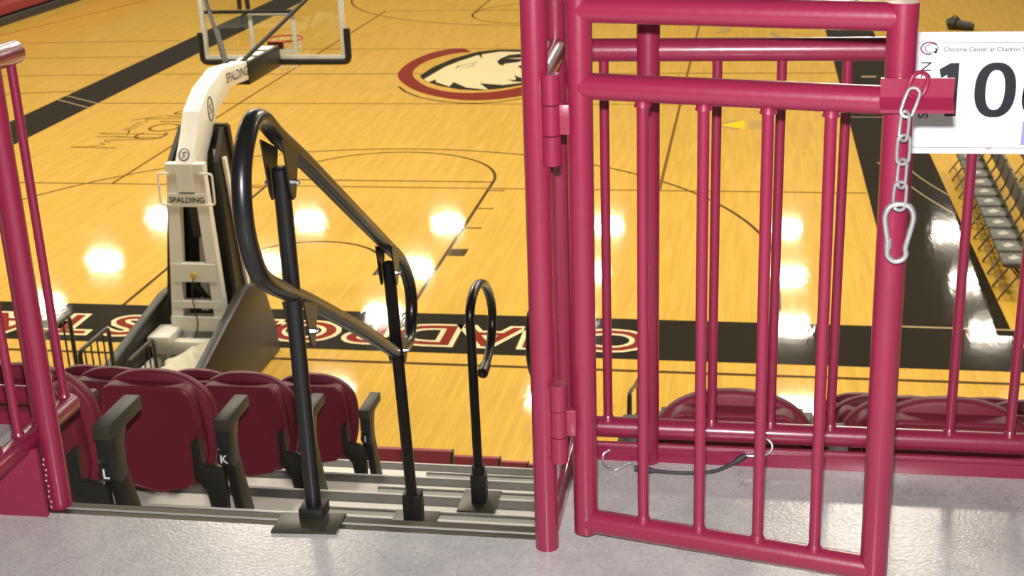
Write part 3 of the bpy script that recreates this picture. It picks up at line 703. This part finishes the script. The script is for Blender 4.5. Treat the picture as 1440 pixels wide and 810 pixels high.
def long_rail(label, X, Yn, ztop, slope, posts):
    t = thing('handrail', label, 'handrail', (X, posts[0][0], posts[0][1]), None)
    L = 1.05; pts = []
    up_ = [(.10, .0), (.5*L, 0), (L-.05, 0)]
    def zz(y): return ztop-slope*(y-Yn)
    pts = [(X, Yn+.02, zz(Yn)-.10), (X, Yn+.05, zz(Yn)-.03), (X, Yn+.14, zz(Yn+.14)+.01), (X, Yn+.6, zz(Yn+.6)), (X, Yn+1.05, zz(Yn+1.05)), (X, Yn+1.18, zz(Yn+1.18)-.08), (X, Yn+1.18, zz(Yn+1.18)-.22), (X, Yn+1.05, zz(Yn+1.05)-.31), (X, Yn+.6, zz(Yn+.6)-.31), (X, Yn+.18, zz(Yn+.18)-.31), (X, Yn+.05, zz(Yn)-.29), (X, Yn, zz(Yn)-.19)]
    b = NB(); tube(b, spline(pts, 6, True), .0185, 14, closed=True); obj('rail_loop', b, M['blackmetal'], t)
    for (y, zb) in posts:
        b = NB(); tube(b, [(X, y, zb), (X, y, zz(y)-.03)], .0172, 14); obj('post', b, M['blackmetal'], t)
        b = NB(); socket(b, X, y, zb, .027, .12); obj('base_socket', b, M['blackmatte'], t)
        b = NB(); box(b, X-.07, X+.07, y-.08, y+.08, zb, zb+.007, .001); obj('base_plate', b, M['plate'], t)
long_rail('black looped handrail mostly hidden behind the maroon hinge post', 4.92, -9.50, F-.72, .45, [(-9.30, F-1.70), (-8.50, F-2.145)])
long_rail('farthest black looped handrail, its small end seen through the gate', 4.91, -4.53, 1.10, .3, [(-4.42, low[5][0]), (-3.60, 0)])
# picketed black rails of the lower stand, behind the seats at left
for (y1, z1, lab) in ((-6.05, 2.29, 'black picket rail beside the maroon left railing, highest of the three'), (-5.474, 1.96, 'middle one of the three black picket rails above the left seats'), (-4.711, 1.55, 'black picket rail in front of the goal base, lowest of the three')):
    zb = max([d[0] for d in low if d[1] <= y1 <= d[2]]+[0]) if y1 > -9 else 0
    t = thing('picket_rail', lab, 'railing', (.8, y1, zb), 'black picket rails on the lower stand')
    y0 = y1-.50
    b = NB(); tube(b, rounded([(.8, y0, z1-.95), (.8, y0, z1), (.8, y1, z1), (.8, y1, zb)], .05, 4), .017, 12); obj('frame', b, M['bracket'], t)
    for k in range(1, 6):
        yy = y1-k*.105; zf = max([d[0] for d in low if d[1]-.05 <= yy <= d[2]]+[0])
        b = NB(); tube(b, [(.8, yy, zf), (.8, yy, z1-.01)], .0075, 8); obj('picket', b, M['blackmatte'], t)

# ------------------------------------------------------------------ portable basketball goal
t = thing('basketball_goal', 'white portable basketball goal with black padding, seen from behind at left', 'basketball goal', (.04, -1.9, 0))
cx = .05
b = NB()   # rolling base frame
box(b, -.46, -.36, -3.3, -1.3, .12, .28, .01); box(b, .42, .52, -3.3, -1.3, .12, .28, .01)
box(b, -.46, .52, -3.3, -3.18, .12, .28, .01); box(b, -.46, .52, -2.2, -2.08, .30, .46, .01); box(b, -.46, .52, -1.45, -1.3, .12, .28, .01)
box(b, -.46, -.20, -2.28, -1.9, .42, .54, .02); box(b, -.46, .52, -1.9, -1.5, .2, .3, .01)
for x in (-.40, .46):
    for y in (-3.1, -1.5): tube(b, [(x-.03, y, .06), (x+.03, y, .06)], .06, 16)
base = obj('base_frame', b, M['white'], t)
b = NB(); box(b, -.44, .50, -3.15, -2.3, .13, .19, .02); obj('ballast_tray', b, M['riser'], base)
b = NB()   # canvas weight bags heaped on the base
for (px_, py_, pz_, rx, ry, rz) in ((.18, -2.55, .34, .30, .34, .15), (.05, -2.95, .33, .34, .30, .15), (.30, -2.95, .30, .2, .3, .12), (-.22, -3.0, .27, .2, .24, .10), (.25, -2.3, .40, .2, .16, .08)):
    ball(b, (px_, py_, pz_), (rx, ry, rz), 20)
bmesh.ops.transform(b, matrix=Matrix.Identity(4), verts=b.verts)
for v in b.verts: v.co += V((.03*math.sin(v.co.y*17+v.co.z*11), .03*math.sin(v.co.x*15), .025*math.sin(v.co.x*21+v.co.y*13)))
obj('weight_bag', b, M['bag'], base, angle=80)
b = NB()
prism(b, [(-1.24, .0), (-1.30, .35), (-1.50, .78), (-1.75, .98), (-2.02, 1.05), (-2.7, .87), (-3.45, .66), (-3.45, 0)], 'x', .53, .65, .03); obj('side_pad', b, M['pad'], t)
b = NB()
prism(b, [(-1.2, .0), (-1.25, .45), (-1.38, .78), (-1.6, .78), (-2.2, .68), (-2.9, .56), (-3.45, .47), (-3.45, 0)], 'x', -.60, -.48, .03); obj('side_pad', b, M['pad'], t)
# A-shaped mast
b = NB()
def bar(bm, p, q, wx, wy):
    p, q = V(p), V(q)
    A = [bm.verts.new(p+V((sx*wx/2, sy*wy/2, 0))) for sx, sy in ((-1,-1),(1,-1),(1,1),(-1,1))]
    B = [bm.verts.new(q+V((sx*wx/2, sy*wy/2, 0))) for sx, sy in ((-1,-1),(1,-1),(1,1),(-1,1))]
    fs = [bm.faces.new((A[i], A[(i+1) % 4], B[(i+1) % 4], B[i])) for i in range(4)]+[bm.faces.new(A[::-1]), bm.faces.new(B)]
    bmesh.ops.recalc_face_normals(bm, faces=fs)
bar(b, (-.225, -1.92, .56), (-.085, -1.88, 2.32), .13, .10); bar(b, (.275, -1.92, .56), (.185, -1.88, 2.32), .13, .10)
box(b, -.29, .345, -1.98, -1.86, .50, .66); box(b, -.25, .30, -1.97, -1.87, .76, .84); box(b, -.22, .27, -1.965, -1.875, 1.06, 1.26)
box(b, -.17, .26, -1.955, -1.86, 1.90, 2.04); box(b, -.16, .26, -1.95, -1.84, 2.26, 2.36)
mast = obj('mast', b, M['white'], t, smooth=False)
b = NB(); text(b, 'SPALDING', .085, basis((.045, -1.957, 1.97), (1, 0, 0), (0, 0, 1)), offset=.002); obj('lettering', b, M['ink'], mast, smooth=False)
b = NB(); tube(b, [(.03, -1.97, 1.14), (.03, -2.0, 1.14)], .035, 16); obj('gauge', b, M['yellowdot'], mast)
b = NB(); bar(b, (-.06, -1.8, 1.0), (.16, -1.72, .62), .06, .05); obj('piston', b, M['blackmatte'], mast, smooth=False)
b = NB(); box(b, -.20, .26, -1.8, -1.74, .70, .74); obj('cross_brace', b, M['blackmatte'], mast, smooth=False)
b = NB(); bar(b, (.05, -1.80, 2.2), (.05, -1.7, 1.5), .14, .12); obj('inner_post', b, M['blackmatte'], mast, smooth=False)
b = NB(); tube(b, spline([(.03, -2.0, 1.12), (.0, -2.02, .9), (.02, -2.0, .6), (-.03, -2.05, .4)], 6), .007, 8); obj('cable', b, M['blackmatte'], mast)
for s in (-1, 1):
    b = NB(); x0_ = .05+s*.17; x1_ = .05+s*.30
    tube(b, rounded([(x0_, -1.95, 2.26), (x1_, -1.95, 2.26), (x1_, -1.95, 1.92), (x0_, -1.95, 1.92)], .04, 4), .012, 10); obj('handle', b, M['white'], mast)
b = NB()   # lifting arms behind, up to the boom
bar(b, (-.10, -1.45, .55), (-.03, -1.25, 2.35), .08, .10); bar(b, (.32, -1.45, .55), (.16, -1.25, 2.35), .08, .10); obj('lift_arm', b, M['white'], t, smooth=False)
# tall front pad
b = NB()
for (z0_, z1_) in ((0, 1),):
    A = [(-.43, -1.22, .05), (.46, -1.22, .05), (.30, -1.28, 2.62), (-.26, -1.28, 2.62)]
    vs = [b.verts.new(p) for p in A]+[b.verts.new((p[0], p[1]+.12, p[2])) for p in A]
    for f in ((3,2,1,0),(4,5,6,7),(0,1,5,4),(1,2,6,5),(2,3,7,6),(3,0,4,7)): b.faces.new([vs[i] for i in f])
bmesh.ops.bevel(b, geom=list(b.edges), offset=.02, segments=2, affect='EDGES'); obj('front_pad', b, M['pad'], t)
for s, xs, xt in ((1, .44, .27), (-1, -.42, -.25)):
    b = NB()
    prism(b, [(-1.25, .6), (-1.80, .65), (-1.62, 2.30), (-1.28, 2.60)], 'x', 0, .05, .008)
    for v in b.verts: v.co.x = xs+(xt-xs)*(v.co.z-.5)/2.1-(s*.05 if v.co.x > .025 else 0)
    bmesh.ops.recalc_face_normals(b, faces=b.faces); obj('front_pad', b, M['pad'], t, smooth=False)
b = NB(); bar(b, (.445, -1.50, .80), (.325, -1.50, 2.32), .03, .07); obj('lift_arm', b, M['white'], t, smooth=False)
# boom: up from the mast, over and forward to the board
b = NB()
side = [(-1.96,2.36),(-1.74,2.62),(-1.60,2.84),(-1.28,3.02),(-.80,3.14),(-.08,3.08),(-.06,2.86),(-.62,2.90),(-1.10,2.72),(-1.34,2.50),(-1.50,2.36),(-1.60,2.06),(-1.96,2.06)]
prism(b, side, 'x', -.045, .145, .012); boom = obj('boom', b, M['white'], t, angle=25)
b = NB(); text(b, 'SPALDING', .15, basis((.1465, -.42, 2.99), (0, 1, -.06), (0, .06, 1)), offset=.002); obj('lettering', b, M['ink'], boom, smooth=False)
b = NB()
for (y, zc_) in ((-1.30, 2.80),):
    ribb = [(y+.07*math.cos(a*PI/12), zc_+.13*math.sin(a*PI/12)) for a in range(24)]
    tube(b, [(.147, p[0], p[1]) for p in ribb], .007, 6, closed=True)
    tube(b, spline([(.147, y+.03, zc_+.05), (.147, y-.02, zc_+.03), (.147, y+.02, zc_-.03), (.147, y-.03, zc_-.05)], 4), .006, 6)
ribb = [(.05+.055*math.cos(a*PI/12), -1.885+.03*math.sin(a*PI/12), 2.45+.055*math.sin(a*PI/12)) for a in range(24)]
tube(b, [(p[0], p[1]-.018, p[2]) for p in ribb], .006, 6, closed=True)
tube(b, spline([(.07, -1.885, 2.475), (.04, -1.90, 2.465), (.06, -1.92, 2.435), (.03, -1.93, 2.425)], 4), .005, 6)
obj('emblem', b, M['ink'], boom)
b = NB(); box(b, -.055, .155, -.07, 1.06, 2.80, 3.06, .015); pd = obj('boom_pad', b, M['pad'], t)
for (a0, a1) in ((.02, .22), (.34, .56), (.70, .92)):
    b = NB(); box(b, -.03, .13, a0, a1, 3.055, 3.072, .004); obj('strap_plate', b, M['whitepaint'], pd)
# backboard
YB = 1.15; bx0, bx1, bz0, bz1 = -.87, .97, 2.86, 3.93
b = NB()
for (a0, a1, c0, c1) in ((bx0, bx1, bz0, bz0+.055), (bx0, bx1, bz1-.055, bz1), (bx0, bx0+.06, bz0+.055, bz1-.055), (bx1-.06, bx1, bz0+.055, bz1-.055)):
    box(b, a0, a1, YB-.02, YB+.03, c0, c1, .004)
bb = obj('backboard', b, M['whitepaint'], t)
b = NB(); box(b, bx0+.055, bx1-.055, YB, YB+.012, bz0+.05, bz1-.05); obj('glass', b, M['glass'], bb, smooth=False)
b = NB()
for (a0, a1, c0, c1) in ((-.25, .35, 3.40, 3.45), (-.25, -.20, 2.99, 3.40), (.30, .35, 2.99, 3.40), (-.25, .35, 2.94, 2.99)): box(b, a0, a1, YB-.002, YB-.0005, c0, c1)
obj('target_square', b, M['whitepaint'], bb, smooth=False)
b = NB()
pp = rounded([(bx0-.02, YB, 3.20), (bx0-.02, YB, bz0-.025), (bx1+.02, YB, bz0-.025), (bx1+.02, YB, 3.24)], .07, 5)
tube(b, pp, .042, 12, flat=1.0); obj('edge_pad', b, M['blackmatte'], bb)
b = NB(); tube(b, [(-.78, YB-.06, 3.46), (.36, YB-.06, 3.46)], .022, 12); tube(b, [(-.70, YB-.06, 3.46), (-.70, YB-.02, 3.46)], .02, 8); tube(b, [(.3, YB-.06, 3.46), (.3, YB-.02, 3.46)], .02, 8); obj('cross_bar', b, M['blackmatte'], bb)
b = NB(); tube(b, [(-.02, -.30, 3.10), (-.78, YB-.05, 3.72)], .024, 12); tube(b, [(-.02, -.30, 3.09), (-.35, .34, 3.36)], .034, 12); obj('strut', b, M['blackmatte'], t)
b = NB(); tube(b, [(.10, -.10, 3.08), (.84, YB-.05, 3.86)], .024, 12); obj('strut', b, M['blackmatte'], t)
RX = .06
b = NB(); tube(b, [(RX+.228*math.cos(2*PI*k/32), YB+.41+.228*math.sin(2*PI*k/32), 3.05) for k in range(32)], .012, 10, closed=True)
box(b, RX-.10, RX+.10, YB+.015, YB+.05, 2.95, 3.08, .004); box(b, RX-.08, RX+.08, YB+.04, YB+.19, 3.035, 3.055, .003); rim = obj('rim', b, M['rim'], t)
b = NB()
def npt(a, k): r_ = .225-.10*(k/5)**.8; return (RX+r_*math.cos(a), YB+.41+r_*math.sin(a), 3.04-.075*k)
for j in range(12):
    for sg in (-1, 1):
        tube(b, [npt(2*PI*(j+sg*.5*k)/12, k) for k in range(6)], .004, 6)
obj('net', b, M['net'], rim)

# ------------------------------------------------------------------ sideline chairs at right
def chair_proto(loc, label, grp):
    t = thing('folding_chair', label, 'chair', loc, grp); x, y, z = loc
    b = NB(); box(b, x-.17, x+.20, y-.20, y+.20, z+.40, z+.47, .03, 3); sp = obj('seat', b, M['chairpad'], t)
    b = NB()
    q = [(-.09, -.05), (-.03, -.09), (.04, -.04), (.07, .0), (.03, .06), (.0, .10), (-.03, .03), (-.08, .05), (-.05, -.01)]
    flat_poly(b, [(x+a-.01, y+c) for a, c in q], z+.4712); obj('print', b, M['print'], sp, smooth=False)
    b = NB(); box(b, x+.21, x+.245, y-.20, y+.20, z+.62, z+.84, .012, 3)
    for v in b.verts: v.co.x += (v.co.z-z-.6)*.22
    obj('backrest', b, M['chairpad'], t)
    for s in (-1, 1):
        b = NB(); tube(b, [(x-.20, y+s*.215, z+.012), (x+.20, y+s*.215, z+.60), (x+.27, y+s*.215, z+.84)], .0125, 8); obj('leg', b, M['chairframe'], t)
        b = NB(); tube(b, [(x+.25, y+s*.19, z+.012), (x-.10, y+s*.19, z+.43)], .0115, 8); obj('leg', b, M['chairframe'], t)
    b = NB(); tube(b, [(x-.13, y-.215, z+.12), (x-.13, y+.215, z+.12)], .008, 8); obj('stretcher', b, M['chairframe'], t)
    b = NB(); tube(b, [(x+.17, y-.19, z+.11), (x+.17, y+.19, z+.11)], .008, 8); obj('stretcher', b, M['chairframe'], t)
    return t
names = ['nearest', 'second', 'third', 'fourth', 'fifth', 'sixth', 'seventh', 'eighth', 'ninth', 'tenth', 'eleventh', 'twelfth', 'thirteenth']
cp = None
for k in range(12):
    lab = 'dark padded folding chair, %s nearest the stands in the front sideline row' % names[k].replace('nearest','the one')
    loc = (9.0+.012*k, 1.15+.475*k, 0)
    if cp is None: cp = chair_proto(loc, lab, 'sideline chairs')
    else: dup(cp, loc, lab)
for k in range(10):
    dup(cp, (9.95+.012*k, 1.9+.475*k, 0), 'dark padded folding chair, %s nearest the stands in the back sideline row' % names[k].replace('nearest','the one'))['group'] = 'second row of sideline chairs'

# ------------------------------------------------------------------ far stand and the person across the court
t = thing('bleacher', 'closed red bleacher stand far off at the upper left corner', 'bleacher', (-16.2, 26, 0))
b = NB()
for k in range(3): box(b, -18.5, -15.35-.55*k, 15.5, 36, .10+.42*k+.16, .10+.42*(k+1), .01)
obj('front_panel', b, M['stand_red'], t, smooth=False)
b = NB(); box(b, -18.5, -15.2, 15.4, 36.1, 0, .2); 
for k in range(3): box(b, -18.5, -15.5-.55*k, 15.5, 36, .10+.42*k, .10+.42*k+.17)
obj('frame', b, M['riser'], t, smooth=False)

def skin(name, verts, edges, radii, m, parent, root=0, sub=2):
    me = bpy.data.meshes.new(name); me.from_pydata([V(v)-parent.location for v in verts], edges, []); o = bpy.data.objects.new(name, me)
    COL.objects.link(o); o.parent = parent
    o.modifiers.new('skin', 'SKIN').use_smooth_shade = True; o.modifiers.new('sub', 'SUBSURF').levels = sub; o.modifiers['sub'].render_levels = sub
    for i, r in enumerate(radii): me.skin_vertices[0].data[i].radius = (r, r) if not isinstance(r, tuple) else r
    me.skin_vertices[0].data[root].use_root = True
    me.materials.append(m); return o
PX, PY = -8.72, 23.35
t = thing('person', 'person in dark trousers standing on the far sideline behind the backboard', 'person', (PX, PY, 0))
def pv(x, y, z): return (PX+x, PY+y, z)
body_v = [pv(0,0,.95), pv(0,0,1.15), pv(0,.01,1.38), pv(0,0,1.50), pv(0,0,1.58), pv(0,-.01,1.68), pv(0,0,1.78)]
ed = [(0,1),(1,2),(2,3),(3,4),(4,5),(5,6)]; ra = [(.155,.11), (.14,.10), (.16,.11), (.07,.06), (.055,.055), (.085,.095), (.06,.07)]
for s in (-1, 1):
    n = len(body_v)
    body_v += [pv(s*.19,.0,1.42), pv(s*.24,.01,1.14), pv(s*.24,-.06,.90), pv(s*.24,-.08,.80)]; ed += [(2,n),(n,n+1),(n+1,n+2),(n+2,n+3)]; ra += [.055,.045,.034,.028]
    h = len(body_v)-1
    for k, (dx, dy, L) in enumerate(((-.03,-.01,.075), (-.01,-.012,.09), (.01,-.01,.092), (.028,0,.075))):
        n = len(body_v); body_v += [pv(s*(.24)+dx*.8,-.085+dy,.755), pv(s*.24+dx,-.09+dy,.80-L-.03)]; ed += [(h,n),(n,n+1)]; ra += [.0095,.0075]
    n = len(body_v); body_v += [pv(s*.24-s*.045,-.10,.76), pv(s*.24-s*.05,-.11,.72)]; ed += [(h,n),(n,n+1)]; ra += [.010,.008]
    n = len(body_v)
    body_v += [pv(s*.10,0,.90), pv(s*.11,.0,.50), pv(s*.13,.02,.10), pv(s*.14,-.10,.035)]; ed += [(0,n),(n,n+1),(n+1,n+2),(n+2,n+3)]; ra += [.088,.058,.040,.035]
pbody = skin('body', body_v, ed, ra, M['skin'], t)
b = NB(); ball(b, pv(0,.015,1.735), (.098,.105,.10), 16); obj('hair', b, M['hair'], pbody)
b = NB(); tube(b, [pv(0,0,.86), pv(0,0,1.0), pv(0,0,1.2), pv(0,.005,1.38), pv(0,0,1.47), pv(0,0,1.51)], [.17,.17,.16,.175,.13,.075], 20, flat=.75)
for s in (-1, 1): tube(b, [pv(s*.13,0,1.43), pv(s*.20,0,1.40), pv(s*.243,.01,1.15), pv(s*.242,-.05,.93)], [.075,.066,.056,.045], 14)
obj('shirt', b, M['shirt'], pbody)
b = NB(); tube(b, [pv(0,0,.84), pv(0,0,1.02)], [.165,.155], 20, flat=.75)
for s in (-1, 1): tube(b, [pv(s*.085,0,.93), pv(s*.10,0,.85), pv(s*.112,.0,.50), pv(s*.13,.02,.10)], [.09,.096,.072,.062], 16)
obj('trousers', b, M['trouser'], pbody)
for s in (-1, 1):
    b = NB(); ball(b, pv(s*.14,-.05,.045), (.05,.14,.05), 14)
    for v in b.verts: v.co.z = max(v.co.z, .004)
    obj('shoe', b, M['shoe'], pbody)
# a dark bag on the far boards, just above the sign
b = NB(); tube(b, spline([(10.50, 19.8, .10), (10.62, 19.76, .14), (10.80, 19.68, .11), (11.0, 19.58, .085), (11.1, 19.55, .07)], 5), [.06]+[.14]*4+[.15]*3+[.12]*8+[.10]*4+[.05], 14)
bg_ = thing('duffel_bag', 'small dark bag on the far floor just above the section sign', 'bag', (10.75, 19.7, 0))
obj('body', b, M['blackmatte'], bg_)
b = NB(); tube(b, spline([(10.52, 19.7, .22), (10.66, 19.7, .33), (10.80, 19.7, .21)], 6), .015, 8); obj('handle', b, M['blackmatte'], bg_)

# ------------------------------------------------------------------ colour management
vs_ = S.view_settings; vs_.view_transform = 'Standard'; vs_.look = 'None'; vs_.exposure = 0; vs_.gamma = 1; vs_.use_curve_mapping = False
